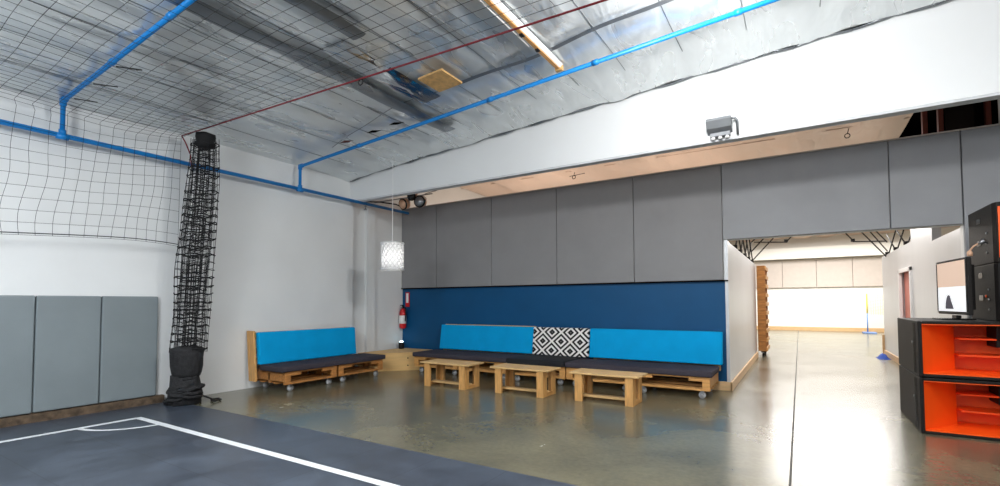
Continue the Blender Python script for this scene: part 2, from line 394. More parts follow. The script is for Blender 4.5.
for k, x in enumerate((1.28, 1.42, 1.82)):
    o = obj('timber_post', B(x, x+.045, 7.4, 7.48, 3.11, 4.2), 'stud', bevel=.003)
    tag(o, ['red-brown timber post above the grey wall, first where the foil ends', 'red-brown timber post above the grey wall, second from the foil', 'red-brown timber post above the grey wall at the right end of the dark gap'][k], 'post', 'timber posts above the grey wall')
cd_ = tag(obj('conduit', MB().tube([(1.93, 7.39, 3.11), (1.93, 7.39, 4.2)], .014), 'white_paint'), 'thin pale conduit standing in the dark gap above the grey wall', 'conduit')

# ---------------------------------------------------------------- grey pads
px = [-6.8, -5.9, -4.639, -3.368, -2.097, -.874]
names = ['leftmost, in the corner', 'second from the left corner', 'third from the left corner', 'above the patterned cushion', 'above the right half of the long sofa']
for i in range(5):
    o = obj('wall_pad', B(px[i]+.004, px[i+1]-.004, 7.18, 7.239, 1.502, 3.09), 'grey_pad', bevel=.008)
    tag(o, 'grey upholstered pad above the blue wall, '+names[i], 'wall pad', 'grey pads above the blue wall')
for x0, x1, z0, nm in ((-.87, .925, 2.05, 'wide grey pad spanning the corridor opening'), (.929, 1.554, 2.05, 'narrow grey pad above the right side of the corridor opening'), (1.562, 2.8, .0, 'full-height grey pad right of the corridor, behind the black speakers')):
    o = obj('wall_pad', B(x0, x1-.004, 7.18, 7.239, z0+.002, 3.09), 'grey_pad_light', bevel=.008)
    tag(o, nm, 'wall pad', 'grey pads around the corridor opening')
o = obj('wall_pad', B(2.8, 5.19, 7.18, 7.239, .002, 3.09), 'grey_pad_light', bevel=.008); tag(o, 'grey pad at the far right, outside the photo edge', 'wall pad')
# mats on the left wall
c_ = struct('trim_15', MB(), 'curb') if False else None
mb = MB(); n = 60; vs = []
for j in range(n+1):
    y = -5.9+j*8.78/n; q = .012*noise.noise(Vector((y*3, 0, 0)))
    vs += [(-6.695, y, 0.004), (-6.63+q, y, 0.004), (-6.63+q*1.5, y, .09+q*.5), (-6.695, y, .093)]
struct('trim_15', mb.add(vs, [(4*j+k, 4*j+k+1, 4*j+k+5, 4*j+k+4) for j in range(n) for k in range(3)]), 'curb')
edges = [-5.9, -4.4, -3.1, -1.9, -.75, .46, 1.685, 2.235, 2.80]
ln = {7: 'rightmost, ending beside the bundled net', 6: 'second from the bundled net', 5: 'cut by the photo edge'}
for i in range(3, 8):
    o = obj('wall_mat', B(-6.698, -6.64, edges[i]+.004, edges[i+1]-.004, .10, 1.295), 'green_grey_pad', bevel=.014, seg=3)
    tag(o, 'grey vinyl gym mat on the left wall, '+ln.get(i, ['nearest the room front', 'next to the front one'][i-3] if i < 5 else ''), 'wall mat', 'grey mats on the left wall')

# ---------------------------------------------------------------- court lines
def strip(mb, a, b, w, z=.0065):
    a = Vector((a[0], a[1], 0)); b = Vector((b[0], b[1], 0)); d = (b-a).normalized(); nn = Vector((-d.y, d.x, 0))*w/2
    return mb.add([(*(a-nn).xy, z), (*(b-nn).xy, z), (*(b+nn).xy, z), (*(a+nn).xy, z)], [(0, 1, 2, 3)])
mb = MB(); strip(mb, (-5.97, 2.34), (5.2, 2.34), .068); strip(mb, (-5.94, -6), (-5.94, 2.33), .075, .0067)
arc = [(-5.94+.5*math.cos(-PI/2*t/14), 2.34+.5*math.sin(-PI/2*t/14)) for t in range(15)]
vs = []
for x, y in arc:
    d = Vector((x+5.94, y-2.34)).normalized()
    vs += [(x-d.x*.025, y-d.y*.025, .007), (x+d.x*.025, y+d.y*.025, .007)]
mb.add(vs, [(2*j, 2*j+1, 2*j+3, 2*j+2) for j in range(14)])
struct('trim_16', mb, 'line')

# ---------------------------------------------------------------- sofas on pallets
def caster(pb, x, y, z=.10):
    mb = MB(); r = .042
    mb.box(x-.028, x+.028, y-.028, y+.028, z-.006, z)
    mb.box(x-.02, x+.02, y-.022, y-.018, .042, z-.005).box(x-.02, x+.02, y+.018, y+.022, .042, z-.005)
    c = obj('caster', mb, 'steel', pb)
    w = MB(); w.tube([(x, y-.014, r), (x, y+.014, r)], r, 18)
    w.tube([(x, y-.024, r), (x, y+.024, r)], .014, 8)
    wv = w
    o = len(mb.v)
    # wheel joined to the caster mesh as its second material
    me = c.data; bm = bmesh.new(); bm.from_mesh(me)
    nv = [bm.verts.new(v) for v in wv.v]
    for f in wv.f:
        ff = bm.faces.new([nv[i] for i in f]); ff.material_index = 1; ff.smooth = True
    bm.to_mesh(me); bm.free(); me.materials.append(M['wheel'])
    return c
def pallet(root, x0, x1, D, mname='wood', z0=.10, z1=.27):
    # notched front, middle and back stringers with deck boards on top; origin: front edge y=0
    mb = MB(); H = z1-z0
    for y in (0, D/2-.02, D-.04):
        b = .09
        mb.box(x0, x1, y, y+.04, z0, z0+.028)                   # bottom bar
        mb.box(x0, x0+b, y, y+.04, z0+.028, z1-.02)             # end blocks
        mb.box(x1-b, x1, y, y+.04, z0+.028, z1-.02)
        mb.box(x0+b, x0+b+.16, y, y+.04, z1-.055, z1-.02)       # shoulders of the notch
        mb.box(x1-b-.16, x1-b, y, y+.04, z1-.055, z1-.02)
    nb = 6; bw = .1
    for i in range(nb):
        y = i*(D-bw)/(nb-1); mb.box(x0, x1, y, y+bw, z1-.018, z1)
    for y in (D*.26, D*.74-.04): mb.box(x0, x1, y, y+.09, z0, z0+.018)
    mb.box(x0, x0+.02, .045, D-.045, z0+.04, z1-.022); mb.box(x1-.02, x1, .045, D-.045, z0+.04, z1-.022)
    p = obj('pallet_base', mb, mname, root, bevel=.004)
    for cx in (x0+.12, x1-.10):
        for cy in (.06, D-.1): caster(p, cx, cy, z0)
    return p
def cushion(name, root, x0, x1, y0, y1, z0, z1, m, lean=0, bevel=.02, label=None):
    nx, ny, nz = max(4, int((x1-x0)/.12)), max(3, int((y1-y0)/.1)), max(2, int((z1-z0)/.1))
    bm = bmesh.new(); bmesh.ops.create_cube(bm, size=1)
    for v in bm.verts:
        v.co = Vector((x0+(v.co.x+.5)*(x1-x0), y0+(v.co.y+.5)*(y1-y0), z0+(v.co.z+.5)*(z1-z0)))
    bmesh.ops.bevel(bm, geom=bm.edges[:], offset=bevel, segments=3, profile=.6, affect='EDGES')
    bmesh.ops.subdivide_edges(bm, edges=[e for e in bm.edges if abs((e.verts[0].co-e.verts[1].co).x) > .3], cuts=nx, use_grid_fill=True)
    for v in bm.verts:
        n3 = noise.noise(Vector((v.co.x*2.4, v.co.z*3, x0*7+z0)))
        if z1-z0 < y1-y0:
            if v.co.z > (z0+z1)/2: v.co.z += .006*n3
        else:
            v.co.y += .006*n3+lean*(v.co.z-z0)
    me = bpy.data.meshes.new(name); bm.to_mesh(me); bm.free(); me.materials.append(M[m])
    for p in me.polygons: p.use_smooth = True
    o = bpy.data.objects.new(name, me); COL.objects.link(o); o.parent = root
    if label: o['label'] = label
    return o
def sofa(label, group, loc, rz, pallets, seats, backs, frame, D=.72, mname='wood'):
    r = thing('pallet_sofa', loc, label, 'sofa', group, rz); local(r)
    for a, b in pallets: pallet(r, a, b, D, mname)
    for a, b, m in seats: cushion('seat_cushion', r, a, b, -.03, D-.10, .272, .345, m)
    for a, b, m in backs: cushion('back_cushion', r, a, b, D-.14, D-.04, .362, .80, m, lean=.14, label='black and white diamond-patterned back cushion' if m == 'diamond' else None)
    for a, b in frame:
        mb = MB()
        def q(y, z): return y+.14*(z-.35)
        top = .81 if a < -4 else .78
        def slab(x0, x1, ya, yb, z0, z1):
            mb.add([(x, q(y, z), z) for x in (x0, x1) for y, z in ((ya, z0), (yb, z0), (yb, z1), (ya, z1))],
                   [(0, 1, 2, 3), (7, 6, 5, 4), (0, 4, 5, 1), (1, 5, 6, 2), (2, 6, 7, 3), (3, 7, 4, 0)])
        slab(a, a+.03, D-.04, D+.03, .276, top-.005); slab(b-.03, b, D-.04, D+.03, .276, top-.005)
        slab(a, b, D-.035, D-.015, .70, top); slab(a, b, D-.035, D-.015, .52, .60); slab(a, b, D-.035, D-.015, .34, .42)
        obj('back_frame', mb, 'wood_pale' if mname == 'wood' else 'wood', r, bevel=.003)
    return r
# sofa 1 along the left wall : local x -> +Y, local y -> -X
s1 = thing('pallet_sofa', (-5.93, 4.06, 0), 'shorter turquoise and charcoal pallet sofa on casters against the white left wall', 'sofa', 'pallet sofas', PI/2); local(s1)
pallet(s1, -.03, .83, .72, 'wood_dark'); pallet(s1, .87, 1.77, .72, 'wood_dark')
cushion('seat_cushion', s1, -.09, 1.81, -.03, .5, .272, .345, 'seat')
cushion('back_cushion', s1, -.10, 1.62, .46, .54, .35, .80, 'cyan', lean=.10)
mb = MB()
def q1(y, z): return y+.10*(z-.35)
def slab1(x0, x1, ya, yb, z0, z1):
    mb.add([(x, q1(y, z), z) for x in (x0, x1) for y, z in ((ya, z0), (yb, z0), (yb, z1), (ya, z1))],
           [(0, 1, 2, 3), (7, 6, 5, 4), (0, 4, 5, 1), (1, 5, 6, 2), (2, 6, 7, 3), (3, 7, 4, 0)])
slab1(-.14, -.11, .53, .69, .12, .82); slab1(1.57, 1.60, .56, .69, .275, .80)
slab1(-.11, 1.53, .56, .58, .70, .80); slab1(-.11, 1.53, .56, .58, .5, .58); slab1(-.11, 1.53, .56, .58, .36, .44)
obj('back_frame', mb, 'wood_z', s1, bevel=.003)
# long run along the blue wall
Y2 = 6.42
bd = [-5.78, -4.815, -3.85, -2.885, -1.92, -.95]
def seg(i): return (bd[i]+.01, bd[i+1]-.01)
sofa('turquoise-backed pallet sofa on casters at the left end of the blue wall', 'pallet sofas', (0, Y2, 0), 0, [seg(0), seg(1)],
     [(-5.79, -3.87, 'seat')], [(-5.68, -3.74, 'cyan')], [(-5.66, -3.77)])
dr = thing('pallet_sofa', (-3.37, Y2, 0), 'middle pallet seat with black cushion and diamond-patterned backrest at the blue wall', 'sofa', 'pallet sofas'); local(dr)
pallet(dr, bd[2]+.01+3.37, bd[3]-.01+3.37, .72)
cushion('seat_cushion', dr, -.48, .475, -.05, .62, .272, .355, 'seat_black')
cushion('back_cushion', dr, -.362, .60, .56, .67, .36, .80, 'diamond', lean=.14, label='black and white diamond-patterned back cushion')
sofa('turquoise-backed pallet sofa on casters at the right end of the blue wall', 'pallet sofas', (0, Y2, 0), 0, [seg(3), seg(4)],
     [(-2.89, -.93, 'seat')], [(-2.76, -.89, 'cyan')], [(-2.72, -.93)])

# ---------------------------------------------------------------- pallet wood tables
def make_table(loc, label):
    r = thing('coffee_table', loc, label, 'table', 'small wooden tables in front of the sofas'); local(r)
    W, D, H = .86, .40, .35
    mb = MB()
    for i in range(4): y = -D/2+i*(D+.004)/4; mb.box(-W/2, W/2, y, y+D/4-.006, H-.022, H)
    obj('tabletop', mb, 'wood_pale', r, bevel=.003)
    for sx in (-1, 1):
        for sy in (-1, 1):
            x0, x1 = sorted((sx*(W/2-.07), sx*(W/2-.165)))
            y0, y1 = sorted((sy*(D/2-.015), sy*(D/2-.055)))
            mb = B(x0, x1, y0, y1, 0, H-.023)
            xo0, xo1 = sorted((sx*(W/2-.07), sx*(W/2-.092)))
            yo0, yo1 = sorted((sy*(D/2-.057), sy*(D/2-.125)))
            mb.box(xo0, xo1, yo0, yo1, 0, H-.023)
            obj('leg', mb, 'wood_z', r, bevel=.003)
        xo0, xo1 = sorted((sx*(W/2-.07), sx*(W/2-.092)))
        obj('rail', B(xo0, xo1, -D/2+.127, D/2-.127, .0, .05), 'wood_y', r, bevel=.003)
    obj('stretcher', B(-W/2+.094, W/2-.094, -.04, .04, .035, .065), 'wood_pale', r, bevel=.003)
    return r
t0 = make_table((-4.31, 5.60, 0), 'small pale wooden table, leftmost of three, before the left turquoise sofa')
for (x, y, lb) in ((-3.13, 5.66, 'small pale wooden table, middle of three, before the black-seated centre sofa'), (-2.01, 5.72, 'small pale wooden table, rightmost of three, before the right turquoise sofa')):
    c = copy_tree(t0); c.location = (x, y, 0); c['label'] = lb

# plywood corner box between the sofas
A, C_ = (-6.42, 6.0), (-5.86, 6.66)
r = thing('corner_box', (-6.35, 6.6, 0), 'low plywood corner table filling the gap between the two sofas', 'table')
poly = [A, C_, (-5.86, 7.15), (-6.72, 7.15), (-6.72, 6.0)]
obj('body', MB().prism([(x, y) for x, y in poly], 0, .30, 2), 'ply', r, bevel=.003)
obj('top', MB().prism([(x, y) for x, y in poly], .302, .318, 2), 'ply', r, bevel=.002)
d = Vector((C_[0]-A[0], C_[1]-A[1], 0)).normalized(); nn = Vector((d.y, -d.x, 0)); base = Vector((A[0], A[1], 0))+d*.66
for z in (.09, .22): obj('hole', MB().tube([base+nn*.001+Vector((0, 0, z)), base+nn*.004+Vector((0, 0, z))], .012, 10), 'dark_gap', r)
r = thing('black_object', (-6.62, 7.0, .318), 'small black object on the plywood corner table, cool glow added for a glint', 'lamp')
obj('body', MB().lathe((-6.62, 7.0, .318), [(.05, 0), (.055, .02), (.055, .11), (.045, .13)], 16), 'black', r)
obj('lens', MB().lathe((-6.62, 7.0, .318), [(.036, .131), (.036, .14), (.01, .15)], 16), emis('added_cool_glow', (.6, .9, 1, 1), 12), r)  # glowing cap added to give the cool glint on the wall

# ---------------------------------------------------------------- fire extinguisher and its sign
ex, ey = -6.70, 7.12
r = thing('fire_extinguisher', (ex, ey, .72), 'red fire extinguisher hung at the left end of the blue wall', 'fire extinguisher')
obj('cylinder', MB().lathe((ex, ey, .70), [(.03, 0), (.065, .02), (.068, .05), (.068, .30), (.05, .37), (.022, .40)], 20), 'red', r)
obj('label_plate', MB().lathe((ex, ey, .80), [(.0695, 0), (.0695, .16)], 20), 'white_paint', r)
obj('valve', MB().lathe((ex, ey, 1.10), [(.02, 0), (.022, .05), (.012, .06)], 12).box(ex-.06, ex+.02, ey-.01, ey+.01, 1.155, 1.17), 'black', r)
obj('hose', MB().tube([(ex+.02, ey, 1.13), (ex+.08, ey-.01, 1.10), (ex+.095, ey-.02, 1.0), (ex+.085, ey-.02, .85)], .011, 8), 'black', r)
obj('gauge', MB().tube([(ex, ey-.02, 1.12), (ex, ey-.045, 1.12)], .018, 12), 'steel', r)
r = thing('extinguisher_sign', (-6.66, 7.2, 1.26), 'narrow red and white sign above the fire extinguisher', 'sign')
obj('sign_plate', B(-6.71, -6.61, 7.205, 7.219, 1.13, 1.42), 'red', r, bevel=.002)
obj('sign_panel', B(-6.69, -6.63, 7.202, 7.2045, 1.21, 1.40), 'white_paint', r)

# ---------------------------------------------------------------- pendant lamp
lx, ly, lz0, lz1, lr = -5.35, 5.45, 1.71, 2.14, .17
r = thing('pendant_lamp', (lx, ly, lz1), 'white woven drum pendant lamp hanging in front of the corner', 'lamp')
mb = MB()
for s in (-1, 1):
    for k in range(16):
        a0 = 2*PI*k/16
        mb.tube([(lx+lr*math.cos(a0+s*t*.9*.125*2), ly+lr*math.sin(a0+s*t*.9*.125*2), lz0+.015+(lz1-lz0-.03)*t/8) for t in range(9)], .008, 5)
obj('lamp_shade', mb, 'white_paint', r)
for z in (lz0+.012, lz1-.012): obj('shade_ring', MB().tube([(lx+(lr+.002)*math.cos(2*PI*k/32), ly+(lr+.002)*math.sin(2*PI*k/32), z) for k in range(33)], .013, 6), 'white_paint', r)
mb = MB().tube([(lx-lr, ly, lz1-.01), (lx+lr, ly, lz1-.01)], .005, 5).tube([(lx, ly-lr, lz1-.01), (lx, ly+lr, lz1-.01)], .005, 5)
obj('shade_spider', mb, 'white_paint', r)
def sheer():
    m, n, l, p = mat('sheer_liner'); p.inputs['Base Color'].default_value = (.9, .9, .9, 1)
    p.inputs['Transmission Weight'].default_value = 0; p.inputs['Roughness'].default_value = .8
    tl = n.new('ShaderNodeBsdfTranslucent'); tl.inputs[0].default_value = (.95, .95, .95, 1); mx = n.new('ShaderNodeMixShader'); mx.inputs[0].default_value = .6
    out = [q for q in n if q.type == 'OUTPUT_MATERIAL'][0]
    l.new(p.outputs[0], mx.inputs[1]); l.new(tl.outputs[0], mx.inputs[2]); l.new(mx.outputs[0], out.inputs[0]); return m
mb = MB(); vs = []
for k in range(32):
    a = 2*PI*k/32; vs += [(lx+(lr-.014)*math.cos(a), ly+(lr-.014)*math.sin(a), lz0+.02), (lx+(lr-.014)*math.cos(a), ly+(lr-.014)*math.sin(a), lz1-.02)]
obj('shade_liner', mb.add(vs, [(2*k, (2*k+2) % 64, (2*k+3) % 64, 2*k+1) for k in range(32)], True), sheer(), r)
obj('bulb', MB().lathe((lx, ly, 1.90), [(.012, .1), (.02, .07), (.04, .03), (.04, -.01), (.015, -.045)], 14), emis('bulb', (1, .98, .95, 1), 15), r)
obj('cord', MB().tube([(lx, ly, 2.0), (lx, ly, zc(lx)-.03)], .005, 6), 'white_paint', r)

# ---------------------------------------------------------------- blue pipes
def pipe(name, pts, rr, fit=(), label='', cat='pipe', group='blue overhead pipes', hang=()):
    r = thing(name, pts[0], label, cat, group)
    obj('pipe', MB().tube(pts, rr, 12), 'blue_pipe', r)
    for a, b, fr in fit: obj('fitting', MB().tube([a, b], fr, 12), 'blue_pipe', r)
    for h in hang:
        h = Vector(h); obj('hanger', MB().tube([h+Vector((0, 0, .0)), (h.x, h.y, zc(h.x)-.02)], .006, 6).tube([h-Vector((.02, 0, 0)), h+Vector((.02, 0, 0))], rr+.008, 10), 'foil_edge', r)
    return r
PX, PZ = -6.5, 2.955
tee = []
for y in (-1.2, 1.81, 4.63):
    tee += [((PX, y-.05, PZ), (PX, y+.05, PZ), .034), ((PX, y, PZ+.02), (PX, y, PZ+.07), .032)]
pipe('sprinkler_pipe', [(PX, -5.9, PZ), (PX, 7.05, PZ+.015)], .027, tee, 'long blue main pipe running along the left wall')
for y, lb, hs in ((1.81, 'blue branch pipe crossing the ceiling behind the net at the upper left', [(-5.3,), (-4.2,)]), (4.63, 'blue branch pipe crossing the ceiling towards the bright beam', [(-5.2,), (-3.0,), (-1.72,), (-.4,)])):
    z0, sl = (3.335, .071) if y < 3 else (3.32, .070); f = lambda x: z0+sl*(x-PX)
    fit = [((PX, y, z0-.05), (PX, y, z0+.02), .031), ((PX-.01, y, z0), (PX+.06, y, z0+.004), .031)]
    for (hx,) in hs: fit.append(((hx-.03, y, f(hx-.03)), (hx+.03, y, f(hx+.03)), .029))
    pipe('sprinkler_pipe', [(PX, y, PZ+.04), (PX, y, z0-.02), (PX+.02, y, z0), (4.9, y, f(4.9))], .0225, fit, lb, hang=[])
pipe('sprinkler_pipe', [(-6.5, -1.2, PZ+.04), (-6.5, -1.2, 3.30), (-6.48, -1.2, 3.32), (4.9, -1.2, 4.1)], .0225, (), 'blue branch pipe behind the camera')
# sprinkler head on the main pipe
r = thing('fire_sprinkler', (PX, 5.95, PZ-.03), 'small silver sprinkler head under the blue main pipe near the corner', 'sprinkler')
obj('body', MB().lathe((PX, 5.95, PZ-.10), [(.03, 0), (.034, .008), (.012, .015), (.012, .05), (.02, .055), (.02, .075)], 14), 'steel', r)
r = thing('pipe_bracket', (-6.3, 6.4, 2.98), 'black hooked bracket beside the blue pipe at the corner', 'bracket')
obj('arm', MB().tube([(-6.56, 6.0, 3.02), (-6.4, 6.2, 3.03), (-6.2, 6.4, 3.0), (-6.12, 6.5, 2.95)], .012, 6), 'black', r)

# ---------------------------------------------------------------- spotlights stacked at the corner under the beam
def spotlight(loc, aim, rr, label, lm):
    r = thing('round_spotlight', loc, label, 'spotlight', 'round fixtures in the corner under the beam')
    L = Vector(loc); a = Vector(aim).normalized()
    obj('housing', MB().tube([L-a*.10, L-a*.08, L, L+a*.01], [rr*.5, rr*.9, rr, rr], 18), 'beige', r)
    obj('rim', MB().tube([L+a*.012, L+a*.03], rr*1.05, 18), 'black', r)
    obj('lens', MB().tube([L+a*.031, L+a*.038], rr*.85, 18), lm, r)
    obj('bracket', MB().tube([L+Vector((-rr*1.1, .02, 0)), L+Vector((-rr*1.15, .03, .05)), L+Vector((0, .05, .12)), L+Vector((rr*1.15, .03, .05)), L+Vector((rr*1.1, .02, 0))], .008, 6), 'steel', r)
spotlight((-5.96, 6.35, 2.97), (-.1, -1, -.3), .095, 'beige round spotlight, left one in the corner under the beam', 'beige')
spotlight((-5.765, 6.35, 3.09), (.2, -1, -.2), .08, 'black-faced round spotlight, upper one in the corner under the beam', 'lens')
spotlight((-5.58, 6.35, 2.97), (.3, -1, -.1), .10, 'dark round spotlight, right one in the corner under the beam', 'steel')
tag(obj('support_bar', B(-6.79, -5.35, 6.39, 6.41, 3.085, 3.10), 'steel'), 'thin steel bar carrying the round spotlights in the corner', 'bar')
o = tag(obj('cable', MB().tube([(-5.6, 6.5, 3.14), (-5.2, 6.3, 3.10), (-4.7, 6.2, 3.16), (-4.0, 6.3, 3.20), (-3.3, 6.9, 3.3)], .006, 5), 'black'), 'thin black cable running from the corner spotlights along the gap', 'cable')

# ---------------------------------------------------------------- fixture on the beam
r = thing('emergency_light', (-.68, 5.78, 3.08), 'small grey hooded fixture with lamps on the white beam', 'light fixture')
mb = MB(); mb.prism([(5.778, 3.18), (5.62, 3.20), (5.60, 3.17), (5.66, 3.10), (5.778, 3.06)], -.83, -.58, 0)
obj('hood', mb, 'grey_paint', r, bevel=.004)
obj('box', B(-.80, -.60, 5.70, 5.777, 3.02, 3.06), 'grey_pad_light', r, bevel=.004)
for x in (-.77, -.70, -.63): obj('lamp', MB().lathe((x, 5.72, 2.99), [(.022, 0), (.024, .01), (.014, .032)], 12), 'white_paint', r)
obj('conduit', MB().tube([(-.60, 5.70, 3.19), (-.55, 5.70, 3.19), (-.53, 5.72, 3.16), (-.53, 5.76, 3.02)], .014, 8), 'foil_edge', r)
mb = MB().lathe((-3.35, 7.9, 3.78), [(.03, 0), (.04, .02), (.04, .06)], 10)
def hook(x, y, label, rod=True):
    r = thing('small_hook', (x, y, 3.9), label, 'hook', 'dark hooks under the back ceiling')
    obj('ring', MB().tube([(x+.035*math.cos(t*PI/6), y, 3.82+.035*math.sin(t*PI/6)) for t in range(13)], .007, 6), 'black', r)
    obj('stem', MB().tube([(x+.0, y, 3.85), (x+.02, y, 3.93)], .006, 6), 'black', r)
    if rod: obj('rod', MB().tube([(x-.1, y, 3.85), (x+.24, y, 3.87)], .006, 6), 'black', r)
hook(-3.95, 9.3, 'dark ring and rod under the back ceiling, left one'); hook(.7, 9.3, 'dark ring under the back ceiling, right one', False)

# ---------------------------------------------------------------- ceiling batten light, tan board
r = thing('batten_light', (-2.1, 3.9, 3.62), 'long narrow white and tan light batten on the foil ceiling', 'ceiling light')
zz = zc(-2.1)-.055
mb = MB().prism([(-2.16, zz), (-2.125, zz-.025), (-2.075, zz-.025), (-2.04, zz), (-2.06, zz+.02), (-2.14, zz+.02)], 1.5, 4.55, 1)
obj('housing', mb, 'white_paint', r, bevel=.003)
obj('wood_strip', B(-2.118, -2.082, 1.5, 4.55, zz-.036, zz-.026), 'wood_y', r)
for y in (4.06, 3.75): obj('lamp_holder', B(-2.12, -2.08, y, y+.05, zz-.052, zz-.037), 'black', r, bevel=.003)
obj('end_cap', B(-2.14, -2.06, 4.551, 4.61, zz-.045, zz+.02), 'patch', r, bevel=.01)
obj('tube', MB().tube([(-2.15, 1.55, zz-.03), (-2.15, 4.0, zz-.03)], .008, 8), 'white_paint', r)
r_ = tag(obj('ceiling_patch', MB().add([(x, y, zc(x)-dz-.055) for dz in (0, .02) for x, y in ((-3.40, 3.83), (-3.08, 3.83), (-3.08, 4.19), (-3.40, 4.19))], [(0, 1, 2, 3), (7, 6, 5, 4), (0, 4, 5, 1), (1, 5, 6, 2), (2, 6, 7, 3), (3, 7, 4, 0)]), 'patch'),
         'square tan board fixed to the silver foil ceiling', 'board')
for x, dk in ((-5.45, 0), (-4.9, 1), (-4.5, 2)):
    o = obj('torn_flap', MB().add([(x, 4.50, zc(x)-.06), (x+.10, 4.46, zc(x)-.075), (x+.26, 4.53, zc(x)-.06), (x+.13, 4.535, zc(x)-.065), (x+.1, 4.50, zc(x)-.04)], [(0, 1, 4), (1, 2, 4), (2, 3, 4), (3, 0, 4), (0, 3, 2, 1)]), ['stud', 'dark_gap', 'dark_gap'][dk])
    tag(o, 'small dark tear in the foil beside the blue branch pipe, '+['nearest the left wall', 'middle one', 'furthest from the left wall'][dk], 'tear', 'tears in the foil lining')

# ---------------------------------------------------------------- nets
CX, CY, CZ = -6.45, 2.93, 3.27
def pinch(p):
    d = Vector((CX, CY, CZ))-p; L = d.length
    return p+d*.66*math.exp(-L/.85)
def net_pt(u, v):
    # u < 0 : side net hanging on the left wall ; u > 0 : overhead net ; v : along Y
    e = (CY-v)
    if u <= 0:
        hang = -u
        bulge = .03*math.sin(hang*3+v*2)*min(1, e*2)
        top = 3.27-.10*min(1, e)+.04*math.sin(v*1.7)
        x = -6.45+bulge+.0*e; y = v+.05*noise.noise(Vector((u*2, v*2, 0)))*min(1, e*3); z = top-hang*(top-1.80-.03*(v/2.9)+.09*math.exp(-e/.8))/1.4
    else:
        sag = .16*min(1, e/1.2)*min(1, u/.8)+.05*noise.noise(Vector((u*1.1, v*1.1, 3)))*min(1, e*2)
        top = 3.27-.10*min(1, e)*max(0, 1-u)+.04*math.sin(v*1.7)*max(0, 1-u)
        x = -6.45+u; z = (3.27-.012*u)*min(1, u)+top*(1-min(1, u))-sag*.6; y = v+.03*noise.noise(Vector((u, v, 7)))*min(1, e*3)
        z = min(z, zc(x)-.10)
    return pinch(Vector((x, y, z)))
r = thing('ceiling_net', (CX, CY, CZ), 'large thin black mesh net hung under the ceiling and down the left wall', 'net')
mb = MB(); g = .125
vs_ = [CY-.02-g*k for k in range(31)]; us = [-1.4+g*k for k in range(78)]
for v in vs_: mb.tube([net_pt(u, v) for u in [-1.4+.07*k for k in range(139)]], .0021, 3, False)
obj('side_and_roof_strands', mb, 'net', r)
mb = MB()
for u in us: mb.tube([net_pt(u, CY-.02-.07*k) for k in range(55)], .0021, 3, False)
obj('cross_strands', mb, 'net', r)
mb = MB(); mb.tube([net_pt(-1.4+.02, CY-.02-.05*k) for k in range(76)], .005, 4, False); obj('hem_cord', mb, 'net', r)
for k in range(3):
    u = .55+.6*k; obj('clip', MB().tube([net_pt(u, 1.6)+Vector((0, 0, .02)), net_pt(u+.12, 1.75)+Vector((0, 0, .02))], .006, 5), 'black_net', r)
def rz_(x): return 3.285-.0225*(x+6.45)
r = thing('net_rope', (CX, 2.93, 3.28), 'dark red rope carrying the edge of the overhead net', 'rope')
obj('rope', MB().tube([(x, 2.93, rz_(x)-.02*math.sin((x+6.45)/11.4*PI)) for x in [CX+.38*k for k in range(31)]], .0075, 6), 'red_rope', r)
hx = -3.27
obj('ring', MB().tube([(hx+.028*math.cos(t*PI/6), 2.93, rz_(hx)-.045+.028*math.sin(t*PI/6)) for t in range(13)], .006, 5), 'black', r)
obj('tail', MB().tube([(CX, 2.93, 3.28), (CX+.03, 2.96, 3.2), (CX+.09, 2.99, 3.05), (CX+.1, 3.0, 2.9)], .008, 5), 'red_rope', r)

# bundled net column
r = thing('bundled_net', (-6.36, 2.99, .004), 'bundled black net hanging like a column beside the left wall mats', 'net')
def cc(z): t = z/3.3; return Vector((-6.38+.17*t+.01*math.sin(z*3), 2.97+.10*t, z))
for nm, ra, rb, mm, seed in (('outer_strands', .215, .125, 'black_net', 0), ('inner_strands', .15, .085, 'black_net', 5), ('core_strands', .08, .05, 'black_net', 9)):
    mb = MB(); ns = 12
    def P(a, z):
        w = 1+.16*noise.noise(Vector((math.cos(a)*1.6+seed, math.sin(a)*1.6, z*1.5)))
        nar = .78+.22*math.sin(min(1, max(0, (3.25-z)/1.6))*PI/2)
        c = cc(z); X = Vector((.85, .53, 0)); Yv = Vector((-.53, .85, 0))
        return c+X*ra*w*nar*math.cos(a)+Yv*rb*w*nar*math.sin(a)
    for k in range(ns):
        a = 2*PI*k/ns+seed; mb.tube([P(a+.05*math.sin(z*5+k), z) for z in [.62+.09*j for j in range(30)]], .0032, 4, False)
    z = .66+seed*.004
    while z < 3.2:
        th = .0075 if seed == 0 else .0055
        zz0 = z; mb.tube([P(2*PI*j/20, zz0+.012*math.sin(j*1.9+zz0*9)) for j in range(21)], th if random.random() < .7 else .0035, 4, False)
        z += .088+.02*random.random()
    obj(nm, mb, mm, r)
def wob(a, z): return .12*noise.noise(Vector((math.cos(a)*2.2, math.sin(a)*2.2, z*7)))+.05*math.sin(a*5+z*20)
mb = MB()
def PF(a, z):
    q = cc(z); w = .86+.2*noise.noise(Vector((math.cos(a)*2+7, math.sin(a)*2, z*2.2)))
    nar = .78+.22*math.sin(min(1, max(0, (3.25-z)/1.6))*PI/2)
    return q+Vector((.85, .53, 0))*.2*w*nar*math.cos(a)+Vector((-.53, .85, 0))*.115*w*nar*math.sin(a)
for k in range(30): mb.tube([PF(2*PI*k/30+.08*math.sin(z*7+k), z) for z in [.62+.1*j for j in range(27)]], .0016, 3, False)
for k in range(80): mb.tube([PF(2*PI*j/18, .66+.032*k+.01*math.sin(j*2.3+k)) for j in range(19)], .0016, 3, False)
obj('fine_mesh', mb, 'net', r)
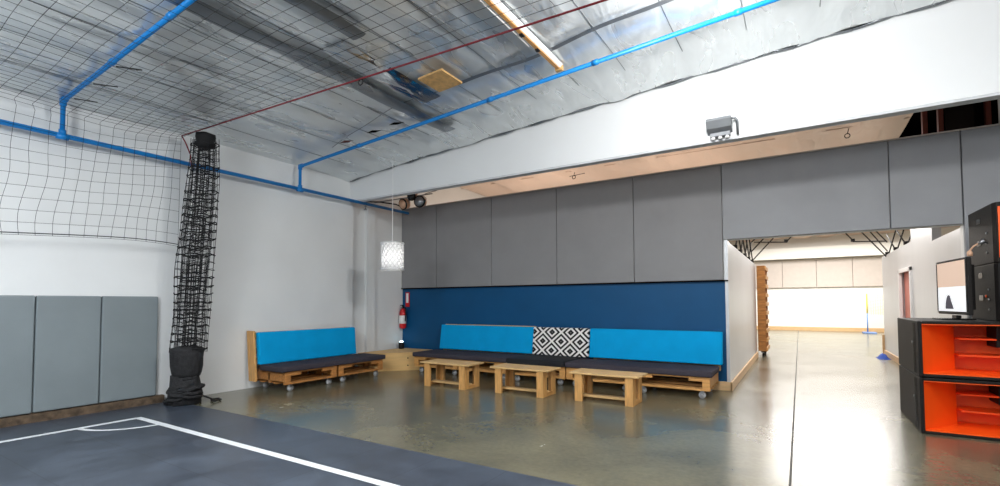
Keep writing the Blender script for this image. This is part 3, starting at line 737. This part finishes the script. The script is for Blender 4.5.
c = cc(3.2); obj('top_gather', MB().lathe((c.x+.01, c.y, 3.12), [(.07, 0), (.11, .03), (.095, .08), (.11, .13), (.10, .17), (.06, .185)], 22, wob), 'black_net', r)
obj('fabric_sleeve', MB().lathe((-6.36, 2.98, .33), [(.14, 0), (.155, .04), (.17, .12), (.175, .22), (.18, .31), (.17, .34), (.10, .36)], 26, lambda a, z: .05*noise.noise(Vector((math.cos(a)*3, math.sin(a)*3, z*5)))), 'dark_cloth', r)
mb = MB()
rg = random.Random(3)
for j in range(16):
    z = .035+j*.0195; rr = .20-.0045*j+rg.uniform(-.04, .03); ox, oy = rg.uniform(-.03, .03), rg.uniform(-.02, .02); tx, ty, ph = rg.uniform(-.04, .04), rg.uniform(-.03, .03), rg.uniform(0, 6)
    mb.tube([(-6.37+ox+rr*(1+.25*noise.noise(Vector((math.cos(2*PI*k/26)*1.5, math.sin(2*PI*k/26)*1.5, j*2.1))))*math.cos(2*PI*k/26), 2.97+oy+rr*.8*(1+.25*noise.noise(Vector((math.cos(2*PI*k/26)*1.5, math.sin(2*PI*k/26)*1.5, j*3.1+4))))*math.sin(2*PI*k/26), max(.02, z+tx*math.cos(2*PI*k/26)+ty*math.sin(2*PI*k/26)+.008*math.sin(k*1.7+ph))) for k in range(27)], rg.uniform(.012, .026), 6, False)
mb.lathe((-6.37, 2.97, .006), [(.18, 0), (.17, .15), (.14, .34)], 18, wob)
obj('coiled_base', mb, 'dark_cloth', r)
mb = MB()
mb.tube([(-6.25, 3.05, .12), (-6.2, 3.12, .08), (-6.15, 3.22, .02), (-6.18, 3.30, .015), (-6.27, 3.32, .015), (-6.30, 3.24, .015), (-6.20, 3.2, .015), (-6.12, 3.2, .015)], .011, 6)
obj('loose_cord', mb, 'black_net', r)

r.location.x += .035

# ---------------------------------------------------------------- orange horn speakers
def horn_cab(z0, z1, label):
    x0, x1, y0, y1 = .91, 2.26, 5.78, 6.85
    r = thing('bass_speaker', (x0, y0, z0), label, 'speaker', 'orange-fronted bass speakers'); t = .03
    mb = MB().box(x0, x0+t, y0, y1, z0, z1).box(x1-t, x1, y0, y1, z0, z1).box(x0+t, x1-t, y0, y1, z0, z0+.025).box(x0+t, x1-t, y0, y1, z1-.025, z1).box(x0+t, x1-t, y1-.03, y1, z0+.025, z1-.025)
    obj('cabinet', mb, 'black', r, bevel=.006)
    # horn flares
    za, zb_ = z0+.027, z1-.027
    def wall(p0, p1, th=.015):
        (xa, ya), (xb, yb) = p0, p1
        return [(xa, ya, za), (xb, yb, za), (xb, yb, zb_), (xa, ya, zb_)]
    mb = MB().prism([(x0+t+.002, y0+.015), (x0+t+.30, y0+.42), (x0+t+.30, y0+.60), (x0+t+.002, y0+.60)], za, zb_, 2)
    obj('horn_flare', mb, 'orange', r)
    mb = MB().prism([(x1-t-.002, y0+.015), (x1-t-.30, y0+.42), (x1-t-.30, y0+.60), (x1-t-.002, y0+.60)], za, zb_, 2)
    obj('horn_flare', mb, 'orange', r)
    obj('horn_back', B(x0+t+.302, x1-t-.302, y0+.58, y0+.60, za, zb_), 'orange', r)
    obj('horn_liner', B(x0+t+.004, x1-t-.004, y0+.008, y0+.57, zb_-.008, zb_).box(x0+t+.004, x1-t-.004, y0+.008, y0+.57, za, za+.008), 'orange', r)
    H = zb_-za
    for f in (.34, .68):
        obj('horn_vane', B(x0+.335, x1-.335, y0+.30, y0+.575, za+H*f-.008, za+H*f+.008), 'orange', r, bevel=.003)
    obj('phase_block', B(1.50, 1.66, y0+.30, y0+.57, za+.012+H*.5, zb_-.01), 'black', r, bevel=.003)
    mb = MB().tube([(x0-.002, y0+.25, z0+.30), (x0-.006, y0+.25, z0+.30)], .013, 10)
    obj('side_bolt', mb, 'steel', r)
    mb = MB()
    for f in (.12, .16, .2): mb.box(x0-.004, x0-.001, y0+f, y0+f+.004, z0+.02, z1-.02)
    obj('side_groove', mb, 'black_gloss', r)
horn_cab(.0, .505, 'large black bass speaker with orange horn front, lower of the two')
horn_cab(.513, 1.02, 'large black bass speaker with orange horn front, upper of the two')
def top_cab(z0, z1, label, lamp):
    x0, x1, y0, y1 = 1.465, 2.15, 5.87, 6.62
    r = thing('black_speaker', (x0, y0, z0), label, 'speaker', 'black speakers stacked on the bass speakers')
    obj('cabinet', MB().prism([(x0+.015, y0), (x1-.015, y0), (x1, y0+.05), (x1, y1), (x0, y1), (x0, y0+.05)], z0, z1, 2), 'black', r, bevel=.006)
    obj('grille', B(x0+.025, x1-.025, y0-.012, y0-.001, z0+.04, z1-.04), lamp, r, bevel=.004)
    for f in (.30, .72):
        obj('recessed_handle', B(x0-.004, x0-.0005, y0+.36, y0+.48, z0+.5*f+.03, z0+.5*f+.08), 'black_gloss', r, bevel=.001)
    obj('connector', MB().tube([(x0-.001, y0+.28, z0+.22), (x0-.008, y0+.28, z0+.22)], .014, 10), 'orange' if lamp == 'black_gloss' else 'beige', r)
    mb = MB()
    for k in range(3): mb.tube([(x0-.001, y0+.2, z0+.10+.09*k), (x0-.008, y0+.2, z0+.10+.09*k)], .010, 8)
    obj('side_knob', mb, 'steel', r)
top_cab(1.024, 1.535, 'black speaker cabinet standing on the orange-fronted speakers, behind the monitor', 'black_gloss')
top_cab(1.539, 2.07, 'topmost black speaker cabinet in the right-hand stack, orange front edge', 'orange')

# monitor on top
Pa, Pb = Vector((1.225, 6.68, 0)), Vector((1.30, 5.98, 0))
d = (Pb-Pa).normalized(); nn = Vector((d.y, -d.x, 0))     # towards the camera side
if nn.x > 0: nn = -nn
r = thing('monitor', (1.27, 6.3, 1.022), 'black flat monitor standing on the orange speakers, facing left', 'monitor')
def quadbox(mb, a, b, z0, z1, n0, n1):
    ps = [a+nn*n0, b+nn*n0, b+nn*n1, a+nn*n1]
    mb.add([(*p.xy, z0) for p in ps]+[(*p.xy, z1) for p in ps], [(0, 3, 2, 1), (4, 5, 6, 7), (0, 1, 5, 4), (1, 2, 6, 5), (2, 3, 7, 6), (3, 0, 4, 7)]); return mb
obj('housing', quadbox(quadbox(MB(), Pa-d*.005, Pb+d*.008, 1.072, 1.605, -.035, 0), Pa+d*.12, Pb-d*.1, 1.12, 1.54, -.09, -.035), 'black', r, bevel=.006)
obj('bezel', quadbox(quadbox(quadbox(quadbox(MB(), Pa, Pb, 1.085, 1.092, .001, .008), Pa, Pb, 1.592, 1.60, .001, .008), Pa, Pa+d*.015, 1.1, 1.585, .001, .008), Pb-d*.015, Pb, 1.1, 1.585, .001, .008), 'black_gloss', r)
obj('screen', quadbox(MB(), Pa+d*.016, Pb-d*.016, 1.101, 1.584, .001, .003), emis('reflection_white', rgb(222, 224, 226), .75), r, label='lit screen showing a pale room')  # mirrored room put in as glowing colour and flat pieces
obj('reflection_band', quadbox(MB(), Pa+d*.016, Pb-d*.016, 1.34, 1.584, .0032, .0042), emis('reflection_beige', rgb(196, 170, 152), .75), r)
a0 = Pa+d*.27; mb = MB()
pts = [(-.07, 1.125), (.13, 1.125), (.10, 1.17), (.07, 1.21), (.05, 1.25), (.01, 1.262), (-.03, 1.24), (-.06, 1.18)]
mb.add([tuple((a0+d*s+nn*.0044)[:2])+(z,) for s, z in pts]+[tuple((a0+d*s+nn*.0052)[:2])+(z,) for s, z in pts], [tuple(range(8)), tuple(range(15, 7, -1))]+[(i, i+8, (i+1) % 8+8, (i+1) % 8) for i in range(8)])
obj('reflection_figure', mb, emis('reflection_dark', rgb(60, 60, 72), .5), r)
obj('stand', quadbox(quadbox(MB(), Pa+d*.22, Pb-d*.22, 1.022, 1.034, -.13, .12), Pa+d*.3, Pb-d*.3, 1.034, 1.064, -.05, -.01), 'black_gloss', r, bevel=.003)
r = thing('clip_lamp', (1.42, 5.98, 1.61), 'small pale clip lamp between the monitor and the black speakers', 'clip lamp')
obj('clip', MB().lathe((1.335, 6.02, 1.612), [(.02, 0), (.022, .03), (.012, .05)], 10), 'beige', r)
obj('arm', MB().tube([(1.335, 6.02, 1.66), (1.36, 6.02, 1.70), (1.40, 6.0, 1.73)], .008, 6), 'beige', r)
obj('head', MB().tube([(1.39, 6.0, 1.72), (1.43, 5.98, 1.745)], [.012, .026], 10), 'steel', r)

# ---------------------------------------------------------------- corridor objects
# canopy frame resting on the corridor walls
r = thing('canopy_frame', (.39, 10.0, 2.06), 'folding black canopy truss frame spanning the top of the corridor', 'canopy frame')
def scissor(mb, a, b, z0, z1, n, rr=.011):
    a = Vector(a); b = Vector(b)
    for k in range(n):
        p = a.lerp(b, k/n); q = a.lerp(b, (k+1)/n)
        mb.tube([(p.x, p.y, z0), (q.x, q.y, z1)], rr, 5).tube([(p.x, p.y, z1), (q.x, q.y, z0)], rr, 5)
sides = [((-.87, 8.6), (-.87, 11.8), 2.06, 2.50, 4, 0), ((1.65, 9.0), (1.65, 13.4), 2.22, 2.66, 4, 0), ((-.84, 11.8), (1.62, 13.2), 2.12, 2.50, 4, .75)]
ctr = (.39, 10.6, 3.4)
for a, b, z0, z1, n, arch in sides:
    a = Vector(a); b = Vector(b)
    for k in range(n):
        p = a.lerp(b, k/n); q = a.lerp(b, (k+1)/n); ha = arch*(1-abs(2*k/n-1)); hb = arch*(1-abs(2*(k+1)/n-1))
        obj('truss_bar', MB().tube([(p.x, p.y, z0+ha), (q.x, q.y, z1+hb)], .013, 5), 'black', r)
        obj('truss_bar', MB().tube([(p.x+.02, p.y, z1+ha), (q.x+.02, q.y, z0+hb)], .013, 5), 'black', r)
    for k in range(n+1):
        if arch and k in (0, n): continue
        p = a.lerp(b, k/n); h = arch*(1-abs(2*k/n-1)); obj('joint', B(p.x-.035, p.x+.035, p.y-.035, p.y+.035, z0+h-.0, z0+h+.06), 'black', r)
for (x, y) in ((-.87, 8.6), (-.87, 11.8), (1.65, 9.0), (1.65, 13.4)):
    for s_ in (0, 1): obj('roof_strut', MB().tube([(x, y, 2.3+.2*s_), ((x+ctr[0])/2, (y+ctr[1])/2, 2.9+.1*s_), ctr], .013, 5), 'black', r)

# upright pallet on casters at the end of the left corridor wall
r = thing('upright_pallet', (-.70, 12.1, 0), 'upright wooden pallet on casters at the end of the left corridor wall', 'pallet')
xw0, xw1, py0, py1 = -.80, -.62, 12.06, 12.95
mb = MB(); mb.box(xw0, xw0+.02, py0, py1, .12, 2.0)
obj('backing_board', mb, 'wood_dark', r, bevel=.003)
mb = MB()
for y in (py0, (py0+py1)/2-.03, py1-.06): mb.box(xw0+.02, xw1-.022, y, y+.06, .12, 2.0)
obj('stringer', mb, 'wood_dark', r, bevel=.003)
mb = MB()
for k in range(10): mb.box(xw1-.022, xw1, py0-.005, py1, .12+k*.198, .205+k*.198)
obj('slat', mb, 'wood', r, bevel=.003)
for y in (py0+.08, py1-.08):
    obj('caster', MB().tube([(-.73, y, .04), (-.69, y, .04)], .04, 14).box(-.75, -.67, y-.025, y+.025, .085, .12), 'black', r)

# net post in the far hall
r = thing('net_post', (2.15, 22.8, 0), 'yellow net post on a blue base in the far hall', 'post')
obj('pole', MB().tube([(2.15, 22.8, .05), (2.15, 22.8, .75)], .025, 8), 'pale_blue', r)
obj('upper_pole', MB().tube([(2.15, 22.8, .75), (2.15, 22.8, 1.5)], .025, 8), 'yellow', r)
obj('base', MB().box(2.0, 2.4, 22.5, 23.1, 0, .05), 'pale_blue', r, bevel=.01)
r = thing('court_net', (3.6, 22.8, .7), 'pale yellow net stretched right from the yellow post', 'net')
mb = MB()
for k in range(14): z = .75+.055*k; mb.tube([(2.18, 22.8, z+.02), (3.6, 22.8, z-.1), (5.6, 22.8, z)], .006, 3)
for k in range(50): x = 2.2+.07*k; mb.tube([(x, 22.8, .70), (x, 22.8, 1.44)], .005, 3)
obj('mesh', mb, 'pale_net', r)
obj('pole', MB().tube([(5.62, 22.8, .0), (5.62, 22.8, 1.5)], .03, 8), 'yellow', r)

# blue cloth on the floor by the right corridor wall
mb = MB(); n = 12; vs = []
for j in range(n):
    for k in range(n):
        u, v = j/(n-1)-.5, k/(n-1)-.5; e = max(0, 1-4*(u*u+v*v))
        vs.append((1.46+.2*u, 12.9+.5*v, .004+e*(.09+.06*noise.noise(Vector((u*6, v*6, 2))))))
o = obj('blue_cloth', mb.add(vs, [(j*n+k, j*n+k+1, (j+1)*n+k+1, (j+1)*n+k) for j in range(n-1) for k in range(n-1)], True), 'blue_cloth')
tag(o, 'crumpled blue cloth on the floor by the right corridor wall', 'cloth')
